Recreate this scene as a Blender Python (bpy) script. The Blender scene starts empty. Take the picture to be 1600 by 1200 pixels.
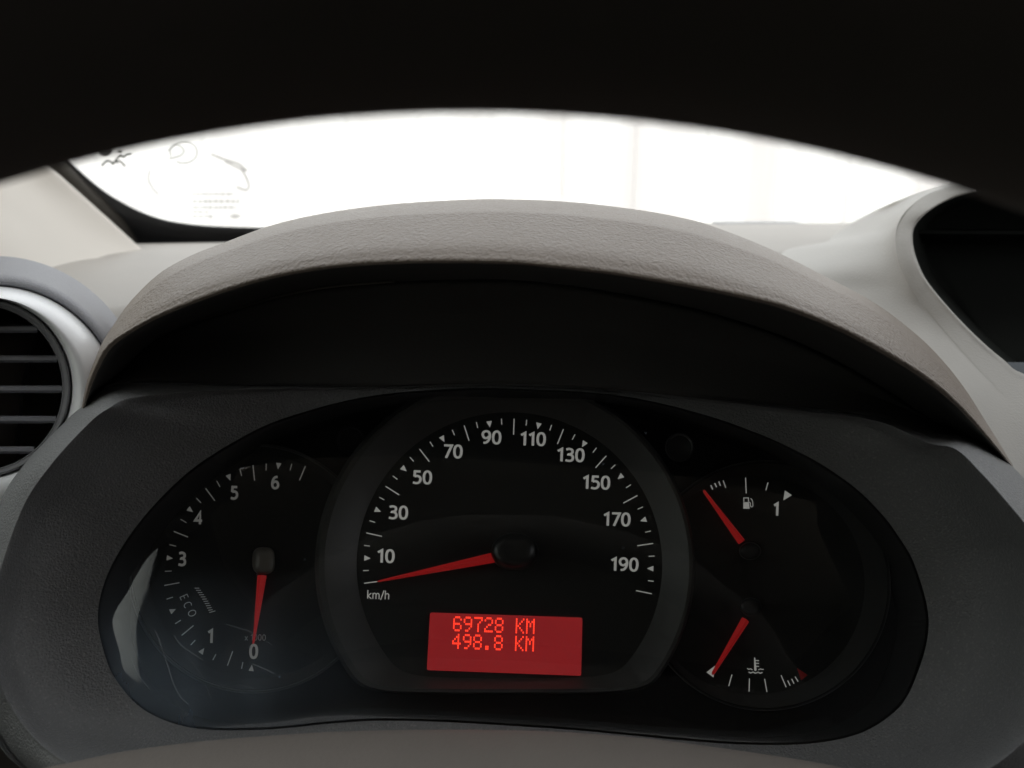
import bpy, math, random
from mathutils import Vector, Matrix, noise

random.seed(7)
D2R = math.radians
sc = bpy.context.scene
COL = sc.collection

# ------------------------------------------------------------------ camera
FPX = 1256.0                      # focal length in pixels of the 1600 px wide photograph
PITCH = D2R(16)
EYE = Vector((0, 0, 1.15))
FW = Vector((0, math.cos(PITCH), -math.sin(PITCH)))
UP = Vector((0, math.sin(PITCH), math.cos(PITCH)))
RT = Vector((1, 0, 0))
cd = bpy.data.cameras.new('camera')
cam = bpy.data.objects.new('camera', cd)
COL.objects.link(cam)
cam.location = EYE
cam.rotation_euler = (D2R(90) - PITCH, 0, 0)
cd.sensor_width = 36
cd.lens = FPX / 1600 * 36
cd.clip_start = 0.01
cd.clip_end = 200
cd.dof.use_dof = True
cd.dof.focus_distance = 0.315
cd.dof.aperture_fstop = 11.0
sc.camera = cam

# ------------------------------------------------------------------ light
SUN_EL, SUN_AZ = D2R(31), D2R(176)     # behind the car, on the wall ahead
w = bpy.data.worlds.new('World')
sc.world = w
w.use_nodes = True
nt = w.node_tree
bg = nt.nodes['Background']
sky = nt.nodes.new('ShaderNodeTexSky')
sky.sky_type = 'NISHITA'
sky.sun_disc = False
sky.sun_elevation = SUN_EL
sky.sun_rotation = SUN_AZ
sky.air_density = 1.0
sky.dust_density = 5.0
hsv = nt.nodes.new('ShaderNodeHueSaturation')      # thin cloud: a whiter sky
hsv.inputs['Saturation'].default_value = 0.07
nt.links.new(sky.outputs[0], hsv.inputs['Color'])
nt.links.new(hsv.outputs[0], bg.inputs[0])
bg.inputs[1].default_value = 0.14
sd = bpy.data.lights.new('sun', 'SUN')
sd.energy = 2.0
sd.angle = D2R(0.6)
sd.color = (1, 0.96, 0.9)
so = bpy.data.objects.new('sun', sd)
COL.objects.link(so)
so.location = (0, 0, 4)
tosun = Vector((math.sin(SUN_AZ) * math.cos(SUN_EL), math.cos(SUN_AZ) * math.cos(SUN_EL), math.sin(SUN_EL)))
so.rotation_euler = tosun.to_track_quat('Z', 'Y').to_euler()
sc.view_settings.view_transform = 'Standard'
sc.view_settings.look = 'None'
sc.view_settings.gamma = 1
sc.view_settings.exposure = 1.95
sc.cycles.use_denoising = True
sc.cycles.max_bounces = 8
sc.cycles.transparent_max_bounces = 16
sc.cycles.caustics_reflective = False

# ------------------------------------------------------------------ geometry helpers
TH = D2R(18)                                   # the instrument plane leans back from the view axis
NC = Vector((0, math.sin(TH), math.cos(TH)))   # its normal, in (right, up, back) axes
P0 = Vector((0, -280 / FPX * 0.33, -0.33))
K0 = NC.dot(P0)


def l2w(p):
    return EYE + RT * p[0] + UP * p[1] - FW * p[2]


def at(px, py, d):
    """point on the sight line of a photo pixel, d metres along the view axis"""
    return l2w(((px - 800) / FPX * d, (600 - py) / FPX * d, -d))


def dep(px, py, h):
    x, y = (px - 800) / FPX, (600 - py) / FPX
    return (K0 + h) / (NC[1] * y - NC[2])


def on(px, py, h):
    """point of the instrument plane raised by h"""
    return at(px, py, dep(px, py, h))


WN = (RT * NC[0] + UP * NC[1] - FW * NC[2]).normalized()   # instrument normal in world axes


def cr(pts, n, closed=False):
    """Catmull-Rom through equally indexed stations (any tuple length)"""
    m = len(pts)
    segs = m if closed else m - 1
    out = []
    tot = n if closed else n - 1
    for i in range(n):
        u = i * segs / tot
        k = min(int(u), segs - 1)
        t = u - k
        if closed:
            q = [pts[(k + j) % m] for j in (-1, 0, 1, 2)]
        else:
            q = [pts[max(0, min(m - 1, k + j))] for j in (-1, 0, 1, 2)]
        out.append(tuple(0.5 * (2 * b + (c - a) * t + (2 * a - 5 * b + 4 * c - d) * t * t + (3 * b - a - 3 * c + d) * t ** 3)
                         for a, b, c, d in zip(*q)))
    return out


def arc(pts, n):
    """resample a polyline evenly along its length after smoothing it"""
    f = cr(pts, len(pts) * 12)
    L = [0]
    for a, b in zip(f, f[1:]):
        L.append(L[-1] + math.dist(a[:2], b[:2]))
    out, k = [], 0
    for i in range(n):
        s = L[-1] * i / (n - 1)
        while k < len(L) - 2 and L[k + 1] < s:
            k += 1
        t = (s - L[k]) / max(1e-9, L[k + 1] - L[k])
        out.append(tuple(a + (b - a) * t for a, b in zip(f[k], f[k + 1])))
    return out


def offset_of(parent):
    o = Vector((0, 0, 0))
    while parent is not None:
        o += parent.location
        parent = parent.parent
    return o


def build(name, verts, faces, mat, parent=None, smooth=True, solid=0, off=-1, bevel=0, sharp=None):
    me = bpy.data.meshes.new(name)
    o = bpy.data.objects.new(name, me)
    COL.objects.link(o)
    if parent is not None:
        o.parent = parent
        org = offset_of(parent)
    else:
        xs = [v[0] for v in verts]; ys = [v[1] for v in verts]; zs = [v[2] for v in verts]
        org = Vector(((min(xs) + max(xs)) / 2, (min(ys) + max(ys)) / 2, min(zs)))
        o.location = org
    me.from_pydata([Vector(v) - org for v in verts], [], faces)
    me.materials.append(mat)
    me.update()
    if smooth:
        me.shade_smooth()
        if sharp:
            me.set_sharp_from_angle(angle=D2R(sharp))
    if solid:
        m = o.modifiers.new('thick', 'SOLIDIFY')
        m.thickness = solid
        m.offset = off
    if bevel:
        m = o.modifiers.new('edge', 'BEVEL')
        m.width = bevel
        m.segments = 3
        m.limit_method = 'ANGLE'
    return o


def grid(name, rows, mat, parent=None, closed=False, cap=False, **kw):
    n = len(rows[0])
    verts = [v for r in rows for v in r]
    faces = []
    for j in range(len(rows) - 1):
        for i in range(n if closed else n - 1):
            a, b = j * n + i, j * n + (i + 1) % n
            faces.append((a, b, b + n, a + n))
    if cap:
        faces.append(tuple((len(rows) - 1) * n + i for i in range(n)))
    return build(name, verts, faces, mat, parent, **kw)


def empty(name, loc):
    o = bpy.data.objects.new(name, None)
    o.empty_display_size = 0.02
    COL.objects.link(o)
    o.location = loc
    return o


def tag(o, label, cat, group=None, kind=None):
    if label: o['label'] = label
    if cat: o['category'] = cat
    if group: o['group'] = group
    if kind: o['kind'] = kind
    return o


def struct(o):
    o['kind'] = 'structure'
    return o


def boxmesh(x0, x1, y0, y1, z0, z1):
    v = [(x, y, z) for x in (x0, x1) for y in (y0, y1) for z in (z0, z1)]
    f = [(0, 1, 3, 2), (4, 6, 7, 5), (0, 4, 5, 1), (2, 3, 7, 6), (0, 2, 6, 4), (1, 5, 7, 3)]
    return v, f


# ------------------------------------------------------------------ materials
def base(name, col, rough=0.5, spec=0.5, metal=0):
    m = bpy.data.materials.new(name)
    m.use_nodes = True
    n = m.node_tree
    b = n.nodes['Principled BSDF']
    b.inputs['Base Color'].default_value = (*col, 1)
    b.inputs['Roughness'].default_value = rough
    b.inputs['Specular IOR Level'].default_value = spec
    b.inputs['Metallic'].default_value = metal
    return m, n, b


def nd(n, t, **kw):
    x = n.nodes.new(t)
    for k, v in kw.items():
        setattr(x, k, v)
    return x


def plastic(name, col, rough=0.5, spec=0.5, grain=900, bump=0.35, dist=0.0003, var=0.12, dirt=0.0, leather=False):
    """moulded plastic: grain relief, slight tone drift, a little roughness drift, optional dust"""
    m, n, b = base(name, col, rough, spec)
    L = n.links.new
    tc = nd(n, 'ShaderNodeTexCoord')
    big = nd(n, 'ShaderNodeTexNoise')
    big.inputs['Scale'].default_value = 14
    big.inputs['Detail'].default_value = 5
    L(tc.outputs['Object'], big.inputs['Vector'])
    mx = nd(n, 'ShaderNodeMix', data_type='RGBA')
    mx.inputs[6].default_value = (*[c * (1 - var) for c in col], 1)
    mx.inputs[7].default_value = (*[c * (1 + var) for c in col], 1)
    L(big.outputs['Fac'], mx.inputs[0])
    out = mx.outputs[2]
    if dirt:
        sp = nd(n, 'ShaderNodeTexNoise')
        sp.inputs['Scale'].default_value = 1100
        sp.inputs['Detail'].default_value = 2
        L(tc.outputs['Object'], sp.inputs['Vector'])
        rp = nd(n, 'ShaderNodeValToRGB')
        rp.color_ramp.elements[0].position = 0.55
        rp.color_ramp.elements[1].position = 0.8
        rp.color_ramp.elements[1].color = (dirt, dirt, dirt, 1)
        L(sp.outputs['Fac'], rp.inputs[0])
        m2 = nd(n, 'ShaderNodeMix', data_type='RGBA')
        m2.inputs[7].default_value = (0.55, 0.53, 0.5, 1)
        L(rp.outputs[0], m2.inputs[0])
        L(out, m2.inputs[6])
        out = m2.outputs[2]
    L(out, b.inputs['Base Color'])
    mr = nd(n, 'ShaderNodeMapRange')
    mr.inputs['To Min'].default_value = rough - 0.07
    mr.inputs['To Max'].default_value = rough + 0.07
    L(big.outputs['Fac'], mr.inputs['Value'])
    L(mr.outputs[0], b.inputs['Roughness'])
    if bump:
        v = nd(n, 'ShaderNodeTexVoronoi', feature='SMOOTH_F1')
        v.inputs['Scale'].default_value = grain
        v.inputs['Smoothness'].default_value = 0.6
        wn = nd(n, 'ShaderNodeTexNoise')
        wn.inputs['Scale'].default_value = grain * 0.55
        L(tc.outputs['Object'], wn.inputs['Vector'])
        ad = nd(n, 'ShaderNodeMixRGB', blend_type='LINEAR_LIGHT')
        ad.inputs[0].default_value = 0.0015 if leather else 0.0006
        L(tc.outputs['Object'], ad.inputs[1])
        L(wn.outputs['Color'], ad.inputs[2])
        L(ad.outputs[0], v.inputs['Vector'])
        add = nd(n, 'ShaderNodeMath', operation='ADD')
        n2 = nd(n, 'ShaderNodeTexNoise')
        n2.inputs['Scale'].default_value = grain * 0.8
        n2.inputs['Detail'].default_value = 3
        L(tc.outputs['Object'], n2.inputs['Vector'])
        L(v.outputs['Distance'], add.inputs[0])
        L(n2.outputs['Fac'], add.inputs[1])
        bp = nd(n, 'ShaderNodeBump')
        bp.inputs['Strength'].default_value = bump
        bp.inputs['Distance'].default_value = dist
        L(add.outputs[0], bp.inputs['Height'])
        L(bp.outputs[0], b.inputs['Normal'])
    return m


M_HOOD = plastic('grained dash plastic', (0.272, 0.224, 0.186), 0.46, 0.45, grain=760, bump=0.95, dist=0.0004, leather=True)
M_DASH = plastic('smooth dash plastic', (0.42, 0.392, 0.36), 0.55, 0.4, grain=1100, bump=0.35, dist=0.0002)
M_COWL = plastic('pale cowl plastic', (0.47, 0.45, 0.42), 0.55, 0.4, grain=1100, bump=0.4, dist=0.0002)
M_SURR = plastic('dark surround plastic', (0.2, 0.202, 0.206), 0.48, 0.5, grain=1300, bump=0.8, dist=0.0004, dirt=0.3)
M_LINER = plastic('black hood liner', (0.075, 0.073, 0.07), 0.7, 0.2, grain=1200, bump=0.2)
M_COL = plastic('column plastic', (0.25, 0.222, 0.2), 0.6, 0.35, grain=900, bump=0.35)
M_PILLAR = plastic('pillar trim', (0.71, 0.665, 0.61), 0.7, 0.25, grain=700, bump=0.12, var=0.04)
M_WHEEL = plastic('black wheel rim', (0.16, 0.145, 0.13), 0.75, 0.2, grain=700, bump=0.3)
M_BLACK = plastic('black panel', (0.008, 0.008, 0.008), 0.6, 0.25, grain=1500, bump=0.1)
M_DIAL = plastic('dial face', (0.024, 0.024, 0.022), 0.62, 0.25, grain=2500, bump=0.15, dist=0.0001)
M_RING = plastic('dial ring', (0.056, 0.056, 0.053), 0.45, 0.4, grain=2000, bump=0.25, dist=0.0001)
M_HUB = plastic('hub cap', (0.018, 0.018, 0.017), 0.35, 0.5, grain=2000, bump=0.05)
M_HUBPALE = plastic('hub cap pale', (0.15, 0.135, 0.115), 0.4, 0.5, grain=2000, bump=0.05)
M_RECESS = plastic('dark recess', (0.014, 0.016, 0.014), 0.75, 0.12, grain=900, bump=0.1)
M_SHELF = plastic('recess shelf', (0.10, 0.115, 0.13), 0.5, 0.4, grain=900, bump=0.1)
M_SILVER, _n, _b = base('silver vent ring', (0.93, 0.935, 0.945), 0.3, 0.8, 0.0)
M_VENTG = plastic('vent grey', (0.2, 0.2, 0.21), 0.45, 0.5, grain=1200, bump=0.1)
M_VENTB = plastic('vent slat', (0.30, 0.30, 0.33), 0.35, 0.6, grain=1200, bump=0.08, dirt=0.05)
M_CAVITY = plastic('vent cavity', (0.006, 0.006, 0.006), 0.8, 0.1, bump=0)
M_COLLAR = plastic('vent collar', (0.30, 0.30, 0.32), 0.6, 0.4, grain=1200, bump=0.6, dist=0.0003, dirt=0.25)
def backlit(name, col, e):
    m, n, b = base(name, col, 0.6, 0.2)
    b.inputs['Emission Color'].default_value = (1, 0.99, 0.93, 1)
    b.inputs['Emission Strength'].default_value = e
    return m


M_PRINT = backlit('white print', (0.56, 0.56, 0.53), 0.047)
M_PRINT2 = backlit('white print weak', (0.56, 0.56, 0.53), 0.016)
M_PRINTD, _n, _b = base('dim print', (0.45, 0.45, 0.42), 0.6, 0.2)
M_GHOST, _n, _b = base('unlit symbol', (0.017, 0.017, 0.016), 0.5, 0.3)
M_REDP, _n, _b = base('red print', (0.5, 0.03, 0.03), 0.6, 0.2)
M_FRIT = plastic('ceramic black', (0.012, 0.013, 0.015), 0.35, 0.5, bump=0)
M_LOW = plastic('dark lower cabin trim', (0.05, 0.047, 0.043), 0.9, 0.1, grain=300, bump=0.1)
M_CABIN = plastic('cabin trim', (0.09, 0.084, 0.075), 0.9, 0.1, grain=300, bump=0.1)
M_STICK, _n, _b = base('grey ink', (0.05, 0.05, 0.055), 0.8, 0.1)


def glow(name, col, strength, basecol=(0.02, 0.002, 0.002)):
    m, n, b = base(name, basecol, 0.3, 0.4)
    b.inputs['Emission Color'].default_value = (*col, 1)
    b.inputs['Emission Strength'].default_value = strength
    return m


M_NEEDLE = glow('lit red needle', (1, 0.03, 0.03), 0.03, (0.5, 0.025, 0.028))
M_DOT = glow('lit display dots', (1, 0.045, 0.02), 0.42)
# display backlight: uneven like a real one
M_LCD, n, b = base('display backlight', (0.03, 0.004, 0.004), 0.25, 0.5)
tc = nd(n, 'ShaderNodeTexCoord')
no = nd(n, 'ShaderNodeTexNoise'); no.inputs['Scale'].default_value = 45; no.inputs['Detail'].default_value = 1
n.links.new(tc.outputs['Object'], no.inputs['Vector'])
rp = nd(n, 'ShaderNodeValToRGB')
rp.color_ramp.elements[0].color = (0.075, 0.004, 0.005, 1)
rp.color_ramp.elements[1].color = (0.095, 0.006, 0.006, 1)
n.links.new(no.outputs['Fac'], rp.inputs[0])
n.links.new(rp.outputs[0], b.inputs['Emission Color'])
b.inputs['Emission Strength'].default_value = 0.6


def clear(name, ior=1.45, rough=0.02, tint=(0.97, 0.98, 0.98), dust=None):
    m = bpy.data.materials.new(name)
    m.use_nodes = True
    n = m.node_tree
    n.nodes.clear()
    L = n.links.new
    out = nd(n, 'ShaderNodeOutputMaterial')
    tr = nd(n, 'ShaderNodeBsdfTransparent'); tr.inputs[0].default_value = (*tint, 1)
    gl = nd(n, 'ShaderNodeBsdfGlossy'); gl.inputs['Roughness'].default_value = rough
    fr = nd(n, 'ShaderNodeFresnel'); fr.inputs[0].default_value = ior
    mx = nd(n, 'ShaderNodeMixShader')
    L(fr.outputs[0], mx.inputs[0]); L(tr.outputs[0], mx.inputs[1]); L(gl.outputs[0], mx.inputs[2])
    res = mx.outputs[0]
    if dust:
        res = dust(n, res)
    L(res, out.inputs['Surface'])
    return m


def lens_sheen_dust(n, res):
    """worn acrylic: bluish window sheen painted in as a film towards the lower left edge, fine wipe scratches, specks"""
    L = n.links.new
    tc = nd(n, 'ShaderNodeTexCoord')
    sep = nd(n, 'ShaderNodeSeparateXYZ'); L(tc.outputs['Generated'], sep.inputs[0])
    # bluish sheen painted in, masked to the lower left
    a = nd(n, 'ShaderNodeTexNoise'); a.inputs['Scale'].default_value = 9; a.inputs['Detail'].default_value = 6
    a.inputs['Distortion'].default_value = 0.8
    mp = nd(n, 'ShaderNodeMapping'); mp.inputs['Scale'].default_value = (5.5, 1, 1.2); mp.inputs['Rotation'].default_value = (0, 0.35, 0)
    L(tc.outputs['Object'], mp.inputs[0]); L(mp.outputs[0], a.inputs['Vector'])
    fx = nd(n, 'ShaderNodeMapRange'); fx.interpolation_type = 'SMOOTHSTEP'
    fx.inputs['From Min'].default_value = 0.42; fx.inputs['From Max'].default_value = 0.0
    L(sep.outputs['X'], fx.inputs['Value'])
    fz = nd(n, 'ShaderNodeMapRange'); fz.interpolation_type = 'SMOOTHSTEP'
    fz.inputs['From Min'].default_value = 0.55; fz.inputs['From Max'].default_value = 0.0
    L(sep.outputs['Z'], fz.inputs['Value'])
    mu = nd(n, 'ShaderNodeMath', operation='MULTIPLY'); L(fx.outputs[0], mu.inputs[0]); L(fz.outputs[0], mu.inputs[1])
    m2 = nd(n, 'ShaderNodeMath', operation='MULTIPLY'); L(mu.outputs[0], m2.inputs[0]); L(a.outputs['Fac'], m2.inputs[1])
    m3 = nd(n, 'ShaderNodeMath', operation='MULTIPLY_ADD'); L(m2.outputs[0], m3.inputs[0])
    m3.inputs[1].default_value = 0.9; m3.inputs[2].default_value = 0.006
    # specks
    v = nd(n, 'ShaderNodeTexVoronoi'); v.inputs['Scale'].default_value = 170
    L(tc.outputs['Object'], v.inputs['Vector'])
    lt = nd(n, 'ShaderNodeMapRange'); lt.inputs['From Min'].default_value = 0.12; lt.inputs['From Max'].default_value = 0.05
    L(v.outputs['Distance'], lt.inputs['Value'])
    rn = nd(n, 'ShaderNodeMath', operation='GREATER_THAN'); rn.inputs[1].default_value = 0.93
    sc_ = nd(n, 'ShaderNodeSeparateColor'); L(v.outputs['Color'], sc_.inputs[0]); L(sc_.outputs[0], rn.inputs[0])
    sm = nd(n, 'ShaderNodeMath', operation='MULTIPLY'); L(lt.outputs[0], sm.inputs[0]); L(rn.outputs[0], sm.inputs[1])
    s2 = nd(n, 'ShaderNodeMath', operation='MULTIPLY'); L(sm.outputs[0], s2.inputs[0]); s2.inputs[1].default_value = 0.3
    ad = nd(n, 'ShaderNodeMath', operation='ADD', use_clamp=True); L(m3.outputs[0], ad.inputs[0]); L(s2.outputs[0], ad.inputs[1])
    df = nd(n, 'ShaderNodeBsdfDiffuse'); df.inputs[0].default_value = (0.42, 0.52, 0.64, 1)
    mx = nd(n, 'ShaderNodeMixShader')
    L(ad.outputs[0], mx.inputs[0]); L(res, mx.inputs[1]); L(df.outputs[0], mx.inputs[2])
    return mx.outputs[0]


M_LENS = clear('clear instrument lens', 1.41, 0.03, dust=lens_sheen_dust)  # carries the painted lower-left sheen and the dust specks
M_GLASS = clear('windscreen glass', 1.3, 0.0, (0.96, 0.98, 0.97))


def thin_ink(name, fac, col):
    m = bpy.data.materials.new(name)
    m.use_nodes = True
    n = m.node_tree
    n.nodes.clear()
    out = nd(n, 'ShaderNodeOutputMaterial')
    tr = nd(n, 'ShaderNodeBsdfTransparent')
    df = nd(n, 'ShaderNodeBsdfDiffuse'); df.inputs[0].default_value = (*col, 1)
    mx = nd(n, 'ShaderNodeMixShader'); mx.inputs[0].default_value = fac
    n.links.new(tr.outputs[0], mx.inputs[1]); n.links.new(df.outputs[0], mx.inputs[2])
    n.links.new(mx.outputs[0], out.inputs['Surface'])
    return m


M_INK_PALE = thin_ink('thin sticker ink', 0.47, (0.3, 0.3, 0.3))
M_INK_DARK = thin_ink('dense sticker ink', 0.93, (0.03, 0.035, 0.03))
M_SCR = thin_ink('scratch', 0.25, (0.8, 0.85, 0.9))

# ================================================================== outside
M_GROUND = plastic('concrete yard', (0.16, 0.155, 0.15), 0.9, 0.1, grain=30, bump=0)
gm = [(-40, -40, 0), (40, -40, 0), (40, 40, 0), (-40, 40, 0)]
g = build('ground', gm, [(0, 1, 2, 3)], M_GROUND, smooth=False)
struct(g)
M_WALLP, n_, b_ = base('pale wall paint', (0.205, 0.205, 0.203), 0.8, 0.3)
_g = nd(n_, 'ShaderNodeNewGeometry')                       # soft grey vertical streaks, stronger towards the right
_m = nd(n_, 'ShaderNodeMapping'); _m.inputs['Scale'].default_value = (2.6, 1, 0.18)
_n = nd(n_, 'ShaderNodeTexNoise'); _n.inputs['Scale'].default_value = 1.0; _n.inputs['Detail'].default_value = 4
n_.links.new(_g.outputs['Position'], _m.inputs[0]); n_.links.new(_m.outputs[0], _n.inputs['Vector'])
_s = nd(n_, 'ShaderNodeSeparateXYZ'); n_.links.new(_g.outputs['Position'], _s.inputs[0])
_r = nd(n_, 'ShaderNodeMapRange'); _r.interpolation_type = 'SMOOTHSTEP'
_r.inputs['From Min'].default_value = -1.5; _r.inputs['From Max'].default_value = 1.9; _r.inputs['To Min'].default_value = 0.45
n_.links.new(_s.outputs['X'], _r.inputs['Value'])
_p = nd(n_, 'ShaderNodeMapRange'); _p.inputs['From Min'].default_value = 0.42; _p.inputs['From Max'].default_value = 0.62
n_.links.new(_n.outputs['Fac'], _p.inputs['Value'])
_x = nd(n_, 'ShaderNodeMath', operation='MULTIPLY'); n_.links.new(_r.outputs[0], _x.inputs[0]); n_.links.new(_p.outputs[0], _x.inputs[1])
_c = nd(n_, 'ShaderNodeMix', data_type='RGBA')
_c.inputs[6].default_value = (0.205, 0.205, 0.203, 1); _c.inputs[7].default_value = (0.158, 0.153, 0.152, 1)
n_.links.new(_x.outputs[0], _c.inputs[0]); n_.links.new(_c.outputs[2], b_.inputs['Base Color'])
M_WALLS = M_WALLP
wall = empty('boundary_wall', (0, 7.2, 0))
tag(wall, 'pale panelled wall outside, washed out white through the windscreen', 'wall')
xx = -7.0
k = 0
while xx < 8.5:
    pw = 0.62
    streaky = k in (14, 15)
    v, f = boxmesh(xx, xx + pw - 0.001, 7.2 + 0.004 * (k % 2), 7.32, 0, 2.5)
    build('wall_panel', v, f, M_WALLS if streaky else M_WALLP, wall, smooth=False, bevel=0.006)
    xx += pw
    k += 1
v, f = boxmesh(-7.05, xx + 0.05, 7.14, 7.38, 2.5, 2.6)
build('coping', v, f, M_WALLP, wall, smooth=False, bevel=0.01)

# ================================================================== cabin behind and around the camera
EZ = EYE.z


def panel(name, pts, th, mat=M_CABIN):
    """flat panel from 4 corner points with thickness"""
    o = build(name, pts, [tuple(range(len(pts)))], mat, smooth=False, solid=th, off=0)
    struct(o)
    return o


M_HEAD = plastic('headliner cloth', (0.55, 0.505, 0.44), 0.95, 0.1, grain=300, bump=0.1)
panel('headliner', [(-0.6, 0.16, EZ + 0.42), (0.95, 0.16, EZ + 0.42), (0.95, -1.5, EZ + 0.45), (-0.6, -1.5, EZ + 0.45)], 0.03, M_HEAD)
panel('rear_bulkhead', [(-0.6, -1.5, EZ + 0.45), (0.95, -1.5, EZ + 0.45), (0.95, -1.5, 0.25), (-0.6, -1.5, 0.25)], 0.03, M_LOW)
panel('cabin_floor', [(-0.6, -1.5, 0.25), (0.95, -1.5, 0.25), (0.95, 1.0, 0.25), (-0.6, 1.0, 0.25)], 0.03, M_LOW)
for sx, nm in ((-0.62, 'door_panel'), (0.97, 'door_panel')):
    rear = 0.06 if sx < 0 else -0.26
    v, f = [], []
    def quad(y0, y1, z0, z1):
        q = len(v)
        v.extend([(sx, y0, z0), (sx, y1, z0), (sx, y1, z1), (sx, y0, z1)])
        f.append((q, q + 1, q + 2, q + 3))
    waist = EZ - (0.26 if sx < 0 else 0.07)
    quad(-1.5, 1.05, 0.25, waist)           # below the waistline
    q = len(v)                                  # unseen pillar, slanted on the left to shape the window's reflection in the lens
    low = rear - 0.34 if sx < 0 else rear
    v.extend([(sx, -0.5, waist), (sx, low, waist), (sx, rear, EZ + 0.46), (sx, -0.5, EZ + 0.46)])
    f.append((q, q + 1, q + 2, q + 3))
    quad(-1.5, -0.5, waist, EZ + 0.46)
    q = len(v)
    v.extend([(sx, rear, EZ + 0.32), (sx, 0.35, EZ + 0.32), (sx, 0.16, EZ + 0.46), (sx, rear, EZ + 0.46)])
    f.append((q, q + 1, q + 2, q + 3))
    o = build(nm, v, f, M_LOW, smooth=False, solid=0.03, off=0)
    struct(o)

M_SIDEGL = clear('tinted side glass', 1.45, 0.0, (0.78, 0.80, 0.77))  # unseen pane, added and tinted to dim the window's reflection in the lens
panel('side_window_glass', [(-0.625, -0.32, EZ - 0.28), (-0.625, 0.85, EZ - 0.28), (-0.625, 0.35, EZ + 0.34), (-0.625, -0.1, EZ + 0.34)], 0.004, M_SIDEGL)
# ================================================================== windscreen
WB = Vector((0, 0.80, EZ - 0.085))            # a point of its base
WDIR = Vector((0, -0.66, 0.55)).normalized()  # up the glass
WNOR = Vector((1, 0, 0)).cross(WDIR).normalized()


def onw(px, py, off=0.0):
    d = (FW + RT * ((px - 800) / FPX) + UP * ((600 - py) / FPX))
    p = WB + WNOR * off
    t = (p - EYE).dot(WNOR) / d.dot(WNOR)
    return EYE + d * t


ws = empty('windscreen', WB)
tag(ws, 'clear raked windscreen glass above the dashboard, blown out white', 'windscreen')
if WNOR.dot(EYE - WB) < 0:
    WNOR = -WNOR


def wpt(x, s):
    return WB + Vector((x, 0, 0)) + WDIR * s


gv = [wpt(-0.66, -0.02), wpt(1.0, -0.02), wpt(0.93, 0.86), wpt(-0.58, 0.86)]
build('glass_pane', gv, [(0, 1, 2, 3)], M_GLASS, ws, smooth=False)
# black ceramic border, lower left corner: traced inner edge, outer edge hidden under the trim
inner = arc([(20, 150), (60, 203), (107, 249), (133, 274), (168, 302), (210, 326), (252, 342), (297, 350), (350, 354), (434, 356), (560, 357), (700, 357)], 60)
outer = arc([(-60, 200), (0, 255), (40, 300), (80, 350), (120, 400), (180, 430), (260, 430), (320, 430), (380, 430), (460, 430), (560, 430), (700, 430)], 60)
grid('ceramic_border', [[onw(x, y, 0.003) for x, y in inner], [onw(x, y, 0.003) for x, y in outer]], M_FRIT, ws, solid=0.002)
# rubber seal shining faintly between glass and pillar
seal = arc([(60, 228), (112, 282), (150, 318), (182, 350), (200, 378)], 20)
M_SEAL = plastic('seal rubber', (0.055, 0.05, 0.042), 0.55, 0.4, bump=0.1)


def tube(name, pts, r, mat, parent, n=8, caps=True):
    rows = []
    m = len(pts)
    pv = None
    for i, p in enumerate(pts):
        t = (Vector(pts[min(m - 1, i + 1)]) - Vector(pts[max(0, i - 1)])).normalized()
        a = Vector((0, 0, 1)) if pv is None else pv
        if abs(a.dot(t)) > 0.95:
            a = Vector((1, 0, 0))
        s = a.cross(t).normalized()
        u = t.cross(s).normalized()
        pv = u
        rr = r[i] if isinstance(r, (list, tuple)) else r
        rows.append([Vector(p) + (s * math.cos(2 * math.pi * k / n) + u * math.sin(2 * math.pi * k / n)) * rr for k in range(n)])
    verts = [q for rw in rows for q in rw]
    faces = [(j * n + i, j * n + (i + 1) % n, (j + 1) * n + (i + 1) % n, (j + 1) * n + i) for j in range(m - 1) for i in range(n)]
    if caps:
        faces.append(tuple(range(n))[::-1])
        faces.append(tuple((m - 1) * n + i for i in range(n)))
    return build(name, verts, faces, mat, parent)


tube('rubber_seal', [onw(x, y, 0.008) for x, y in seal], 0.009, M_SEAL, ws)


# ---------------------------------------------------------------- flat strokes (print, symbols)
def ribbon(pts, wd, closed=False):
    """2-D polyline -> (verts, faces) of constant width"""
    m = len(pts)
    L_, R_ = [], []
    for i in range(m):
        if closed:
            a, b, c = pts[(i - 1) % m], pts[i], pts[(i + 1) % m]
        else:
            a, b, c = pts[max(0, i - 1)], pts[i], pts[min(m - 1, i + 1)]
        d1 = Vector((b[0] - a[0], b[1] - a[1])); d2 = Vector((c[0] - b[0], c[1] - b[1]))
        if d1.length < 1e-9: d1 = d2.copy()
        if d2.length < 1e-9: d2 = d1.copy()
        d1.normalize(); d2.normalize()
        n1 = Vector((-d1.y, d1.x)); n2 = Vector((-d2.y, d2.x))
        nn = n1 + n2
        if nn.length < 1e-6: nn = n1
        nn.normalize()
        s = wd / 2 / max(0.45, nn.dot(n1))
        L_.append((b[0] + nn.x * s, b[1] + nn.y * s)); R_.append((b[0] - nn.x * s, b[1] - nn.y * s))
    v = L_ + R_
    f = [(i, (i + 1) % m, m + (i + 1) % m, m + i) for i in range(m if closed else m - 1)]
    return v, f


def ell(cx, cy, rx, ry, n=28, p=2.3):
    o = []
    for i in range(n):
        a = 2 * math.pi * i / n
        c, s = math.cos(a), math.sin(a)
        o.append((cx + rx * math.copysign(abs(c) ** (2 / p), c), cy + ry * math.copysign(abs(s) ** (2 / p), s)))
    return o


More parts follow.
